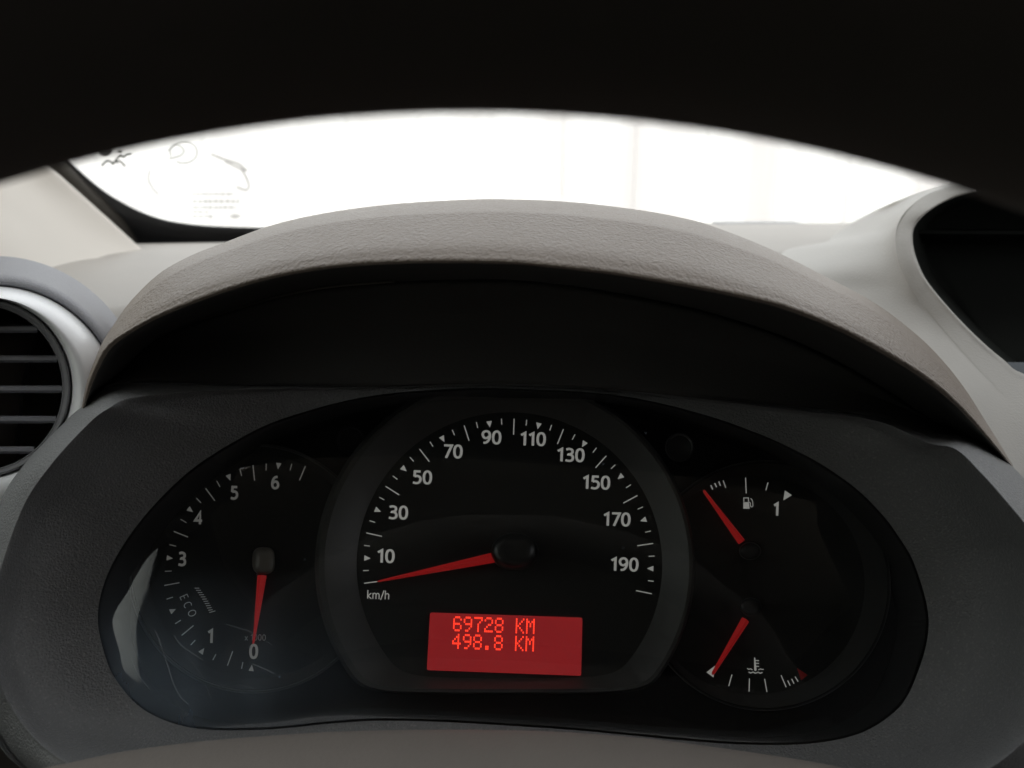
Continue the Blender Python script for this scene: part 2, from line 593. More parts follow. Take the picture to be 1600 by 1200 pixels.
S = lambda p: cr(p, len(p) * 5)
six = [(.46, .91), (.27, .86), (.13, .66), (.08, .37), (.14, .14), (.30, .055), (.46, .13), (.52, .31), (.45, .50), (.30, .56), (.12, .44)]
GLY = {  # advance, list of (points, closed)
    '0': (.66, [(ell(.30, .49, .215, .435), True)]),
    '1': (.50, [([(.06, .74), (.30, .90), (.30, .0)], False)]),
    '3': (.62, [(S([(.07, .87), (.25, .925), (.42, .86), (.46, .71), (.38, .57), (.20, .52), (.17, .52)]), False),
                (S([(.17, .52), (.38, .49), (.49, .34), (.46, .14), (.28, .05), (.04, .1)]), False)]),
    '4': (.64, [([(.42, .0), (.42, .9), (.06, .27), (.58, .27)], False)]),
    '5': (.62, [([(.49, .91), (.15, .91), (.13, .53)], False), (S([(.13, .54), (.30, .58), (.46, .49), (.50, .30), (.42, .12), (.25, .05), (.04, .1)]), False)]),
    '6': (.64, [(S(six), False)]),
    '7': (.60, [([(.04, .91), (.51, .91), (.18, .0)], False)]),
    '9': (.64, [(S([(.6 - x, .98 - y) for x, y in six]), False)]),
    'E': (.58, [([(.48, .94), (.10, .94), (.10, .05), (.48, .05)], False), ([(.1, .5), (.44, .5)], False)]),
    'C': (.68, [(S([(.56, .86), (.36, .94), (.14, .8), (.07, .5), (.14, .2), (.36, .05), (.56, .13)]), False)]),
    'O': (.80, [(ell(.38, .49, .31, .44, p=2.1), True)]),
    'k': (.56, [([(.09, 1.0), (.09, 0)], False), ([(.46, .66), (.12, .32), (.50, .0)], False)]),
    'm': (.90, [([(.09, .68), (.09, 0)], False), (S([(.09, .5), (.25, .66), (.41, .55), (.42, .3), (.42, 0)]), False), (S([(.42, .5), (.58, .66), (.73, .55), (.75, .3), (.75, 0)]), False)]),
    'h': (.60, [([(.09, 1.0), (.09, 0)], False), (S([(.09, .48), (.27, .66), (.45, .55), (.46, .3), (.46, 0)]), False)]),
    '/': (.42, [([(.36, 1.0), (.02, -.1)], False)]),
    'x': (.56, [([(.04, .62), (.46, 0)], False), ([(.46, .62), (.04, 0)], False)]),
    ' ': (.34, []),
}


def text2d(s, wd):
    V, F = [], []
    x = 0
    for ch in s:
        adv, strokes = GLY[ch]
        for pts, cl in strokes:
            v, f = ribbon(pts, wd, cl)
            n0 = len(V)
            V += [(a + x, b) for a, b in v]
            F += [tuple(n0 + q for q in t) for t in f]
        x += adv
    return V, F, x - 0.05


def put_text(name, s, cx, cy, hpx, rot, parent, mat, h, wd=.17, squeeze=1.0, label=None):
    V, F, wdt = text2d(s, wd)
    r = D2R(rot)
    out = []
    for a, b in V:
        X = (a - wdt / 2) * hpx * squeeze
        Y = (b - .48) * hpx
        out.append(on(cx + X * math.cos(r) - Y * math.sin(r), cy - (X * math.sin(r) + Y * math.cos(r)), h))
    o = build(name, out, F, mat, parent, smooth=False)
    if label: o['label'] = label
    return o


def put_lines(name, segs, wpx, parent, mat, h, label=None, tris=()):
    """segments (x0,y0,x1,y1[,w]) and filled polygons given in photo pixels, laid on the instrument plane"""
    V, F = [], []
    for s in segs:
        wq = s[4] if len(s) > 4 else wpx
        v, f = ribbon([(s[0], s[1]), (s[2], s[3])], wq)
        n0 = len(V)
        V += v
        F += [tuple(n0 + q for q in t) for t in f]
    for t in tris:
        n0 = len(V)
        V += list(t)
        F.append(tuple(range(n0, n0 + len(t))))
    o = build(name, [on(a, b, h) for a, b in V], F, mat, parent, smooth=False)
    if label: o['label'] = label
    return o


# ================================================================== stickers on the windscreen
def wshape(name, strokes, wpx, mat, label, off=0.006, polys=()):
    V, F = [], []
    for s in strokes:
        wq = wpx
        if isinstance(s, dict):
            wq = s['w']; s = s['p']
        v, f = ribbon(s, wq)
        n0 = len(V); V += v; F += [tuple(n0 + q for q in t) for t in f]
    for t in polys:
        n0 = len(V); V += list(t); F.append(tuple(range(n0, n0 + len(t))))
    o = build(name, [onw(a, b, off) for a, b in V], F, mat, None, smooth=False)
    tag(o, label, 'sticker')
    return o


LBL = 'faint grey round print high on the windscreen left side'
circ = [(287 + 21 * math.cos(a), 238 - 17 * math.sin(a)) for a in [D2R(200 - i * 12) for i in range(28)]]
st = [{'p': circ, 'w': 3.5}, {'p': S([(262, 236), (275, 226), (287, 234), (282, 243), (264, 248)]), 'w': 4}]
wshape('windscreen_sticker', st, 3, M_INK_PALE, LBL)
st = [{'p': S([(330, 241), (350, 249), (372, 256), (384, 266), (377, 264), (352, 252)]), 'w': 4},
      {'p': S([(377, 264), (384, 276), (389, 290), (384, 297), (370, 292)]), 'w': 3.5},
      ]
wshape('windscreen_sticker', st, 3, M_INK_PALE, 'faint grey curved hook print on the windscreen above the small print rows')
wshape('windscreen_sticker', [{'p': S([(234, 266), (232, 280), (238, 294), (248, 304)]), 'w': 3}], 3, M_INK_PALE, 'faint short grey arc print on the windscreen, left of the small print rows')
ln = []
random.seed(3)
for j, y in enumerate((303, 314.5, 324, 331, 338)):
    x = 301
    xe = (364, 374, 369, 324, 335)[j]
    while x < xe:
        l = random.uniform(3, 9)
        ln.append({'p': [(x, y), (min(x + l, xe), y + 0.3)], 'w': (3.4, 4.4, 3.6, 3.0, 3.0)[j]})
        x += l + random.uniform(1.0, 2.4)
wshape('approval_print', ln, 3, M_INK_PALE, 'five faint rows of small reversed print low on the windscreen left side',
       polys=[[(358, 338), (367, 334), (377, 338), (367, 342)]])
wshape('dark_sticker', [{'p': S([(159, 259), (168, 251), (177, 256)]), 'w': 3.5}, {'p': [(176, 257), (182, 249), (184, 255)], 'w': 3.5},
                        {'p': S([(184, 247), (188, 242), (193, 245), (198, 241), (205, 240)]), 'w': 3.5},
                        {'p': [(186, 250), (196, 260)], 'w': 2.5}], 3, M_INK_DARK,
       'small dark green stick-figure mark on the glass by the left windscreen corner',
       polys=[[(183, 236), (186, 232), (190, 234), (190, 238), (186, 238)]])
wshape('round_sticker', [], 3, M_INK_DARK, 'black round dot on the glass touching the steering wheel rim at left',
       polys=[[(164 + 11 * math.cos(a), 232 + 11 * math.sin(a)) for a in [i * math.pi / 10 for i in range(20)]]])

# ================================================================== A pillar trim
prow = []
ctr = [  # across the pillar: (edge at the glass) ... (outer), listed bottom to top
    [(217, 391, .66), (168, 396, .62), (100, 414, .56), (52, 430, .52), (0, 444, .49), (-80, 462, .46), (-220, 490, .42)],
    [(150, 330, .62), (100, 340, .59), (50, 352, .55), (0, 362, .51), (-50, 372, .48), (-130, 385, .45), (-260, 400, .41)],
    [(70, 259, .58), (20, 268, .56), (-30, 276, .52), (-80, 284, .49), (-120, 290, .46), (-200, 300, .43), (-320, 310, .39)],
    [(-70, 138, .52), (-120, 145, .50), (-170, 150, .47), (-220, 156, .44), (-260, 160, .42), (-330, 165, .39), (-440, 170, .36)],
    [(-260, -30, .46), (-310, -25, .44), (-360, -20, .42), (-410, -15, .39), (-450, -10, .37), (-520, -5, .35), (-620, 0, .33)],
]
rows = []
ctr.insert(0, [(x + 14, y + 16, d) for x, y, d in ctr[0]])
for r in cr([sum(q, ()) for q in ctr], 29):
    pts = [tuple(r[i * 3:i * 3 + 3]) for i in range(7)]
    row = cr(pts, 31)
    # wrap the edge at the glass backwards so that the trim has a rounded edge
    x, y, d = row[0]
    row = [(x - 6, y + 5, d + .05), (x + 0.5, y, d + .012)] + row
    rows.append([at(*p) for p in row])
pil = grid('pillar_trim', rows, M_PILLAR, None, solid=0.004, off=0)
tag(pil, 'pale beige windscreen pillar trim at the left edge above the air vent', 'pillar trim')

# ================================================================== dashboard
dash = empty('dashboard', (0, 0.5, 0.55))
tag(dash, 'grey plastic dashboard with arched instrument hood and centre display cowl', 'dashboard')


def sm(a, b, x):
    t = max(0, min(1, (x - a) / (b - a)))
    return t * t * (3 - 2 * t)


rows = []
NX, = (121,)
for j in range(34):
    row = []
    for i in range(NX):
        x = -0.64 + 1.6 * i / (NX - 1)
        yb = 0.735 + 0.085 * sm(-0.5, 0.2, x)          # foot of the windscreen
        yf = 0.345 + 0.10 * sm(-0.27, -0.20, x) * (1 - sm(0.28, 0.36, x))
        zt = -0.0825 + 0.0125 * sm(-0.2, 0.25, x)
        if j <= 22:
            t = j / 22
            y = yb + (yf - yb) * t
            z = zt + 0.006 * math.sin(math.pi * t) - 0.0 * t
            # soft trough of the side demister duct
            z -= 0.0015 * math.exp(-((y - 0.60) / 0.012) ** 2) * (1 - sm(-0.33, -0.27, x))
        elif j <= 29:
            a = (j - 22) / 7 * math.pi / 2
            y = yf - 0.03 * math.sin(a)
            z = zt - 0.03 * (1 - math.cos(a))
        else:
            y = yf - 0.03
            z = zt - 0.03 - (j - 29) / 4 * 0.5
        # pocket under the centre cowl
        z -= 0.2 * sm(0.235, 0.26, x) * (1 - sm(0.50, 0.54, y))
        z -= 0.1 * sm(0.13, 0.17, x) * (1 - sm(0.48, 0.53, y))
        row.append((x, y, EZ + z))
    rows.append(row)
grid('dash_top', rows, M_DASH, dash, solid=0.003)
# low flat lip at the windscreen foot, right of the hood
v, f = boxmesh(0.20, 0.285, 0.795, 0.82, EZ - 0.075, EZ - 0.0655)
build('defroster_lip', v, f, M_VENTG, dash, smooth=False, bevel=0.002)

# ------------------------------------------------------------------ instrument hood
NH = 150
A = [(127, 640), (136, 596), (147, 566), (160, 535), (176, 510), (205, 470), (250, 427), (300, 399), (352, 379), (420, 354), (500, 335),
     (600, 321), (700, 314), (790, 312), (900, 317), (1000, 329), (1060, 340), (1110, 353), (1200, 388), (1283, 429), (1367, 474),
     (1433, 524), (1475, 566), (1508, 608), (1535, 650), (1560, 690), (1583, 728)]
B = [(129, 641), (139, 600), (151, 570), (168, 541), (198, 519), (250, 491), (325, 461), (400, 437), (475, 421), (550, 412), (625, 408),
     (700, 407), (800, 409), (875, 416), (950, 424), (1025, 436), (1100, 449), (1200, 470), (1262, 490), (1325, 517), (1387, 550),
     (1450, 590), (1492, 625), (1525, 660), (1558, 700), (1580, 728)]
Cc = [(150, 640), (165, 620), (188, 598), (212, 564), (250, 530), (306, 504), (362, 485), (437, 463), (512, 449), (600, 441), (700, 437),
      (800, 437), (912, 449), (1062, 477), (1180, 510), (1280, 550), (1370, 600), (1440, 645), (1500, 684), (1540, 706), (1566, 726)]
A, B, Cc = arc(A, NH), arc(B, NH), arc(Cc, NH)


def bell(t):
    return max(0.0, math.sin(math.pi * t)) ** 0.6


hood_rows = []


def hb(t):
    return 0.036 + 0.078 * bell(t)


keys = []
for i in range(NH):
    t = i / (NH - 1)
    s = bell(t)
    dB = dep(*B[i], hb(t))
    dC = dep(*Cc[i], hb(t) - 0.055)
    dA = dB + 0.004 + 0.085 * s
    ax, ay = A[i]
    bx, by = B[i]
    cx_, cy_ = Cc[i]
    # crease where the grained pad meets the smoother top
    kx, ky = ax + (bx - ax) * 0.2, ay + (by - ay) * 0.2
    dK = dB + 0.004 + 0.038 * s
    mx_, my_ = ax + (bx - ax) * 0.68, ay + (by - ay) * 0.68
    dM = dB + (dK - dB) * 0.25
    lx, ly = bx + (cx_ - bx) * 0.3, by + (cy_ - by) * 0.3
    keys.append([at(ax, ay + 26 * s, dA + 0.10 * s + .01), at(ax, ay + 5 * s, dA + 0.03 * s + .003), at(ax, ay, dA), at(kx, ky, dK),
                 at(mx_, my_, dM), at(ax + (bx - ax) * .91, ay + (by - ay) * .91, dB + .0007 + .001 * s), at(bx, by - 1, dB), at(bx + (cx_ - bx) * .1, by + (cy_ - by) * .1, dB + .0007), at(bx + (cx_ - bx) * .22, by + (cy_ - by) * .22, dB + .004),
                 at(bx + (cx_ - bx) * .42, by + (cy_ - by) * .42, dB + (dC - dB) * .4 + .002), at(cx_, cy_, dC + .002)])
prof = []
for kx in keys:
    q_ = [tuple(v) for v in kx]
    prof.append([Vector(p) for p in cr(q_[:4], 20)[:-1] + cr(q_[3:], 60)])
rows = [[prof[i][j] for i in range(NH)] for j in range(79)]
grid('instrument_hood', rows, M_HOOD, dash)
hood = bpy.data.objects['instrument_hood']
hood['label'] = 'leather-grained arched hood shading the instruments'
hood.data.materials.append(M_LINER)            # shade under the lip painted black; same plastic as the pad
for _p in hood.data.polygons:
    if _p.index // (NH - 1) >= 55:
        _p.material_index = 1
# liner: from the seam back and down to the surround
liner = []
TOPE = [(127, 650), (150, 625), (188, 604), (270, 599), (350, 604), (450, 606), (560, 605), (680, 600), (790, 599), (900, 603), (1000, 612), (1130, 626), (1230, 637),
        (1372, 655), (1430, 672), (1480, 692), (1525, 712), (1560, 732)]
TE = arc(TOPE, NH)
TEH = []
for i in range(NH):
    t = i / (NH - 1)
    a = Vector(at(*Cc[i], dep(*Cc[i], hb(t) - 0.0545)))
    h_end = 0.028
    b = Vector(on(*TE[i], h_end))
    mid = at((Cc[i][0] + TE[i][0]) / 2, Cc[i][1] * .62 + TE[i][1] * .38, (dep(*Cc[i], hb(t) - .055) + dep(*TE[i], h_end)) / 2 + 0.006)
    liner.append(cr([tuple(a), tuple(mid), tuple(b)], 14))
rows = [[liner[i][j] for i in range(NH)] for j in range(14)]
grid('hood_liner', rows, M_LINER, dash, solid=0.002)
# thin pale bead along the liner seam (visible on the left)
M_BEAD = plastic('seam bead', (0.16, 0.145, 0.13), 0.5, 0.4, bump=0)
tube('seam_bead', [at(Cc[i][0], Cc[i][1], dep(*Cc[i], hb(i / (NH - 1)) - 0.055) - .0018) for i in range(8, 52)], 0.0005, M_BEAD, dash, n=6)

# ------------------------------------------------------------------ surround dish
ST = [  # E (outer), F (inner limit of the rolled rim), D (lens opening), height of the rim
    ((790, 597), (790, 600), (790, 607), .028), ((1000, 610), (1000, 613), (960, 617), .028), ((1230, 634), (1225, 640), (1090, 645), .034),
    ((1372, 650), (1365, 658), (1191, 680), .046), ((1459, 676), (1445, 692), (1267, 716), .060), ((1513, 683), (1490, 703), (1310, 743), .070),
    ((1551, 702), (1530, 741), (1345, 770), .075), ((1600, 748), (1568, 784), (1380, 806), .078), ((1650, 810), (1605, 830), (1405, 840), .08),
    ((1695, 890), (1640, 890), (1430, 885), .08), ((1715, 1000), (1655, 1000), (1451, 968), .08), ((1690, 1120), (1630, 1110), (1436, 1045), .08),
    ((1600, 1230), (1540, 1200), (1398, 1112), .08), ((1400, 1310), (1370, 1270), (1312, 1155), .075), ((1100, 1350), (1100, 1300), (1155, 1163), .07),
    ((800, 1360), (800, 1310), (860, 1138), .07), ((500, 1340), (500, 1295), (600, 1126), .07), ((250, 1290), (270, 1250), (412, 1140), .075),
    ((100, 1240), (150, 1212), (300, 1137), .08), ((34, 1200), (75, 1168), (225, 1109), .052), ((0, 1165), (26, 1112), (180, 1060), .045),
    ((-32, 1090), (-1, 1050), (160, 1010), .047), ((-45, 1000), (-8, 970), (153, 960), .047), ((-30, 870), (3, 897), (165, 905), .052),
    ((0, 784), (40, 792), (195, 848), .056), ((37, 727), (86, 724), (240, 790), .067), ((96, 665), (140, 665), (300, 733), .068),
    ((127, 637), (172, 640), (370, 688), .070), ((188, 601), (215, 622), (440, 655), .058), ((350, 600), (355, 610), (560, 622), .040),
    ((560, 602), (560, 606), (680, 609), .030)]
NS = 248
sta = cr([(*e, *f, *d, h) for e, f, d, h in ST], NS, closed=True)
LENS_H = 0.024
rf = lambda h: max(0.1, min(1, (h - 0.036) / 0.034))
cols = []
LOOP_D = []
for (ex, ey, fx, fy, dx, dy, h) in sta:
    LOOP_D.append((dx, dy))
    k = [at(ex, ey, dep(ex, ey, h - .042) + 0.03),
         on(ex, ey, h - 0.042 * rf(h)), on(ex + (fx - ex) * .12, ey + (fy - ey) * .12, h - .030 * rf(h)),
         on(ex + (fx - ex) * .45, ey + (fy - ey) * .45, h - .0125 * rf(h)),
         on(ex + (fx - ex) * .86, ey + (fy - ey) * .86, h - .0015 * rf(h)),
         on(fx, fy, h - 0.0005),
         on(fx + (dx - fx) * .2, fy + (dy - fy) * .2, LENS_H + (h - .005 - LENS_H) * .66),
         on(fx + (dx - fx) * .55, fy + (dy - fy) * .55, LENS_H + (h - .005 - LENS_H) * .25),
         on(dx, dy, LENS_H)]
    cols.append(cr([tuple(q) for q in k], 41))
rows = [[cols[i][j] for i in range(NS)] for j in range(41)]
sr = grid('instrument_surround', rows, M_SURR, dash, closed=True)
sr['label'] = 'dark dished surround round the instrument lens'

# ================================================================== instrument cluster
clu = empty('instrument_cluster', on(800, 1130, 0))
tag(clu, 'dark instrument cluster with rev counter, speedometer, fuel and temperature gauges', 'instrument panel')
# walls from the opening back to the face
wallr = [[on(x, y, LENS_H - 0.001) for x, y in LOOP_D]]
cxm, cym = 800, 885
LOOP_B = [(cxm + (x - cxm) * 1.0, cym + (y - cym) * 1.0) for x, y in LOOP_D]
wallr.append([p - WN * 0.026 for p in wallr[0]])
grid('housing', wallr, M_BLACK, clu, closed=True, cap=True, smooth=False)


def pring(px, py, n, R0, trunc=None, off=0.0, sc_=1.0):
    """round outline in photo pixels, optionally cut flat low down"""
    o = []
    for i in range(n):
        a = 2 * math.pi * i / n + off
        x, y = R0 * math.cos(a), R0 * math.sin(a)
        if trunc is not None:
            lim = trunc
            if y > lim * 0.86:       # photo y grows downwards
                e = (y - lim * 0.86)
                y = lim * 0.86 + (1 - math.exp(-e / (lim * 0.14))) * lim * 0.14
        o.append((px + x, py + y))
    return o


def ring_part(name, stations, mat, parent, n=160, cap=False, solid=0):
    """stations: (cx, cy, R, trunc, h)"""
    rows = [[on(x, y, h) for x, y in pring(cx, cy, n, R, tr)] for cx, cy, R, tr, h in stations]
    return grid(name, rows, mat, parent, closed=True, cap=cap, smooth=True, sharp=25)


# ---- rev counter
tach = ring_part('rev_counter', [(395, 888, 194, None, 0.0), (395, 888, 193, None, .0035), (396, 888, 190, None, .004), (402, 886, 176, None, .001), (404, 886, 172, None, .0006)], M_DIAL, clu, cap=True)
tach['label'] = 'rev counter dial, left, needle at zero'
ring_part('dial_ring', [(395, 888, 195.5, None, .0015), (395, 888, 195, None, .0046), (395, 888, 192, None, .0046), (396, 888, 190, None, .0035)], M_RING, tach)
tri_pts = {0: (393, 1044), 1: (316, 1017), 2: (270, 954), 3: (265, 872), 4: (297.5, 797), 5: (358, 746), 6: (435, 728)}
fr = [tri_pts[k] for k in range(7)] + [(505, 742)]
fine = cr(fr, 7 * 8 + 1)
tc_ = (412, 886)
segs, tris = [], []
for k, (x, y) in enumerate(fine):
    dx, dy = tc_[0] - x, tc_[1] - y
    l = math.hypot(dx, dy); dx /= l; dy /= l
    q = k % 8
    if k > 52: break
    if q == 0:
        if k // 8 in tri_pts:
            c0 = (x - dx * 4.5, y - dy * 4.5)
            tris.append([(c0[0] - dy * 4.2, c0[1] + dx * 4.2), (c0[0] + dy * 4.2, c0[1] - dx * 4.2), (x + dx * 5.5, y + dy * 5.5)])
    elif q == 4:
        segs.append((x - dx * 6, y - dy * 6, x + dx * 18, y + dy * 18, 1.6))
    elif q in (2, 6):
        segs.append((x - dx * 5, y - dy * 5, x + dx * 5.5, y + dy * 5.5, 1.4))
put_lines('scale_marks', segs, 1.6, tach, M_PRINT2, .0009, tris=tris)
for ch, x, y, hh in (('6', 430, 754, 21), ('5', 366, 770, 21), ('4', 310, 809, 21), ('3', 284.5, 873.5, 22), ('1', 329, 994, 22), ('0', 396.5, 1018, 23)):
    put_text('numeral', ch, x, y, hh, -2, tach, M_PRINT2, .0009, wd=.18)
for ch, x, y in (('E', 287.5, 933), ('C', 293, 945), ('O', 300, 958)):
    put_text('economy_lettering', ch, x, y, 13.5, -66, tach, M_PRINT2, .0009, wd=.09, label=None)
comb = []
for k in range(12):
    t = k / 11
    x, y = 304 + 23 * t + 1.5 * math.sin(math.pi * t), 919 + 38 * t
    ln_ = 8 + (3 if k == 11 else 0)
    a = D2R(22 + 8 * t)
    comb.append((x, y, x + ln_ * math.cos(a), y - ln_ * math.sin(a) + 3, 1.2))
put_lines('economy_band', comb, 1.2, tach, M_PRINT2, .0009)
put_text('multiplier_lettering', 'x 1000', 399, 996, 10, -1, tach, M_PRINTD, .0009, wd=.12)


def needle(name, x0, y0, x1, y1, w0, w1, h0, h1, parent, mat=M_NEEDLE, thick=0.0016):
    """tapered ridge needle from its root to its tip"""
    a, b = on(x0, y0, h0), on(x1, y1, h1)
    d = (b - a).normalized()
    s = d.cross(WN).normalized()
    k = dep(x0, y0, 0) / FPX
    vs = []
    for p, wq in ((a, w0), (a + (b - a) * .03, w0 * 1.02), (b - d * .0008, w1), (b, w1 * .5)):
        hw = wq * k / 2
        vs += [p - s * hw, p - s * hw * .55 + WN * thick * .6, p + WN * thick, p + s * hw * .55 + WN * thick * .6, p + s * hw, p - WN * .0006]
    fs = []
    n = 6
    for j in range(3):
        for i in range(n):
            fs.append((j * n + i, j * n + (i + 1) % n, (j + 1) * n + (i + 1) % n, (j + 1) * n + i))
    fs.append(tuple(range(n))[::-1]); fs.append(tuple(3 * n + i for i in range(n)))
    return build(name, vs, fs, mat, parent, smooth=False)


def hub(name, cx, cy, rx, ry, h, parent, mat, lift=0.006, dx=0, dy=0, p=2.4):
    rows = []
    for (s, hh) in ((1.0, 0.0005), (1.0, h), (.97, h + lift * .45), (.88, h + lift * .75), (.65, h + lift * .93), (.3, h + lift), (.05, h + lift)):
        f = hh / (h + lift)
        rows.append([on(cx + dx * f + x, cy + dy * f + y, hh) for x, y in ell(0, 0, rx * s, ry * s, 40, p)])
    return grid(name, rows, mat, parent, closed=True, cap=True, sharp=60)


hub('needle_hub', 412, 876, 18, 21, .004, tach, M_HUBPALE, lift=.005, p=3)
needle('needle', 409.5, 899, 396, 1006, 14, 3, .0035, .0030, tach)

# ---- right hand gauge
fg = ring_part('fuel_temperature_gauge', [(1196, 915, 194, None, 0.0), (1196, 915, 193, None, .0035), (1196, 915, 191, None, .0042), (1181, 914, 174, None, .001), (1180, 914, 171, None, .0005)], M_DIAL, clu, cap=True)
fg['label'] = 'combined fuel and coolant temperature dial, right'
ring_part('dial_ring', [(1196, 915, 196, None, .0015), (1196, 915, 195, None, .0046), (1196, 915, 193.5, None, .0046)], M_RING, fg)
put_lines('fuel_scale', [(1110.6, 758, 1113.6, 764.8, 1.8), (1116.7, 754.7, 1119.7, 761.3, 1.8), (1123.2, 752.2, 1125.7, 759.2, 1.8), (1130, 750.8, 1133.9, 762.1, 1.4),
                         (1165, 746.3, 1166, 770.8, 1.5), (1200, 754, 1196.7, 766, 1.5)], 1.4, fg, M_PRINT, .0009,
          tris=[[(1226.4, 766.4), (1237.3, 773.7), (1224, 781.9)]])
put_text('numeral', '1', 1213, 795.5, 21, -2, fg, M_PRINT, .0009, wd=.18)
# fuel pump symbol
V, F = [], []


def addpoly(p):
    n0 = len(V); V.extend(p); F.append(tuple(range(n0, n0 + len(p))))


def addrib(p, wq, cl=False):
    v, f = ribbon(p, wq, cl)
    n0 = len(V); V.extend(v); F.extend([tuple(n0 + q for q in t) for t in f])


addpoly([(1161.6, 784.6), (1170, 784.6), (1171.3, 794.8), (1161.4, 794.8)])
addrib([(1162.3, 784), (1162.2, 778), (1169.4, 778), (1169.6, 784)], 1.5)
addrib(S([(1170.2, 784.6), (1172.2, 786), (1172.6, 790), (1174, 792), (1176.3, 790.5), (1176, 785), (1174.8, 780.5), (1172.6, 779)]), 1.2)
build('fuel_symbol', [on(a, b, .0009) for a, b in V], F, M_PRINT, fg, smooth=False)
V, F = [], []
addpoly([(1178.3, 1027.3), (1180, 1027.6), (1182.2, 1047), (1180.3, 1048.6), (1178.4, 1047)])
for yy in (1032, 1036.3, 1041):
    addrib([(1180, yy), (1186, yy + .3)], 1.5)
addrib([(1167.3, 1044.4), (1170, 1045.8), (1173, 1045), (1175.7, 1046.8)], 1.4)
addrib([(1184.7, 1046.8), (1188, 1045.2), (1190.5, 1046), (1193.3, 1045.8)], 1.4)
addrib([(1169.6, 1050), (1173, 1051.6), (1176.5, 1050), (1180.5, 1052), (1184.5, 1050.2), (1188, 1052), (1191.3, 1050.6)], 1.5)
build('coolant_symbol', [on(a, b, .0009) for a, b in V], F, M_PRINT, fg, smooth=False)
put_lines('temperature_scale', [(1143.7, 1054, 1138.7, 1072), (1171, 1060, 1170.4, 1080.7), (1194.7, 1060.7, 1198.4, 1081.3), (1220.4, 1055, 1228.4, 1073.7),
                                (1230.7, 1063.3, 1234.7, 1071.3), (1237, 1060.7, 1240.7, 1068.3), (1242.4, 1057.3, 1247, 1065)], 1.5, fg, M_PRINT, .0009,
          tris=[[(1104, 1050.4), (1117.3, 1040), (1115, 1058.7)]])
put_lines('hot_mark', [], 1, fg, M_REDP, .0009, tris=[[(1245, 1043.5), (1262, 1054.7), (1252, 1063)]])
M_HUBD = plastic('small hub cap', (0.02, 0.02, 0.02), 0.3, 0.5, bump=0)
hub('needle_hub', 1172, 861, 17, 14, .003, fg, M_HUBD, lift=.003, p=2)
hub('needle_hub', 1173, 948, 17, 14, .003, fg, M_HUBD, lift=.003, p=2)
needle('fuel_needle', 1159, 847, 1099.3, 766.2, 12, 5, .0035, .003, fg)
needle('temperature_needle', 1165, 968, 1113, 1054, 12, 5, .0035, .003, fg)

# ---- speedometer
TR = 200
SPC = 0.006
spd = ring_part('speedometer', [(789, 885, 297, TR, 0.0), (789, 885, 297, TR, .011), (790, 885, 292, TR - 3, .0135), (792, 884, 285, TR - 7, .0135), (796, 883, 240, TR - 22, SPC + .0005), (796, 883, 238, TR - 23, SPC)], M_RING, clu)
spd['label'] = 'large central speedometer dial, needle at rest'
ring_part('dial_face', [(796, 883, 239, TR - 22.5, SPC + .0002), (796, 883, 60, 45, SPC + .0002)], M_DIAL, spd, cap=True)
H1 = SPC + .0004
cx, cy = 795, 882
segs, tris = [], []
for k in range(41):
    v_ = k * 5
    a = D2R(187.4 - v_ * 0.995)
    R = 228
    c, s = math.cos(a), -math.sin(a)
    if v_ % 20 == 0:
        segs.append((cx + c * 203, cy + s * 203, cx + c * R, cy + s * R, 1.6))
    elif v_ % 10 == 0:
        tx, ty = -s, c
        tris.append([(cx + c * 226 + tx * 4.4, cy + s * 226 + ty * 4.4), (cx + c * 226 - tx * 4.4, cy + s * 226 - ty * 4.4), (cx + c * 216, cy + s * 216)])
    else:
        segs.append((cx + c * 219, cy + s * 219, cx + c * R, cy + s * R, 1.4))
put_lines('scale_marks', segs, 1.5, spd, M_PRINT, H1, tris=tris)
for s_, x, y in (('10', 603, 869), ('30', 622.5, 801), ('50', 660, 746), ('70', 708, 705.5), ('90', 768, 683.5), ('110', 833, 686), ('130', 892, 711),
                 ('150', 932, 754), ('170', 964, 811.5), ('190', 976, 882)):
    put_text('numeral', s_, x, y, 21.5, -2, spd, M_PRINT, H1, wd=.158, squeeze=1.18)
put_text('unit_lettering', 'km/h', 591, 929.5, 13.5, -2, spd, M_PRINT, H1, wd=.11, squeeze=1.08)
# unlit warning symbols
for shape in (((ell(693, 824, 24, 9, 30, 4), 1.6, True), ([(676, 824), (710, 824)], 3, False)),
              ((ell(902, 830, 23, 9, 30, 3), 1.6, True), ([(886, 826), (896, 834), (918, 834)], 2.4, False)),
              ((ell(917, 877, 17, 16, 30, 2), 1.8, True), (ell(917, 877, 9, 9, 20, 2), 1.6, True))):
    V, F = [], []
    for p_, w_, c_ in shape:
        addrib(p_, w_, c_)
    build('warning_symbol', [on(a, b, H1) for a, b in V], F, M_GHOST, spd, smooth=False)
hub('needle_hub', 806, 866, 37, 29, SPC + .006, spd, M_HUB, lift=.006, dx=-3, dy=-7, p=2.05)
needle('needle', 772, 871, 590, 908.5, 15, 3, SPC + .005, SPC + .003, spd)

# ---- trip display
q = [(672, 957), (910, 965), (908, 1056), (667, 1047)]


def dmap(u, v):
    """u right 0..1, v down 0..1 on the display"""
    x = (q[0][0] * (1 - u) + q[1][0] * u) * (1 - v) + (q[3][0] * (1 - u) + q[2][0] * u) * v
    y = (q[0][1] * (1 - u) + q[1][1] * u) * (1 - v) + (q[3][1] * (1 - u) + q[2][1] * u) * v
    return x, y


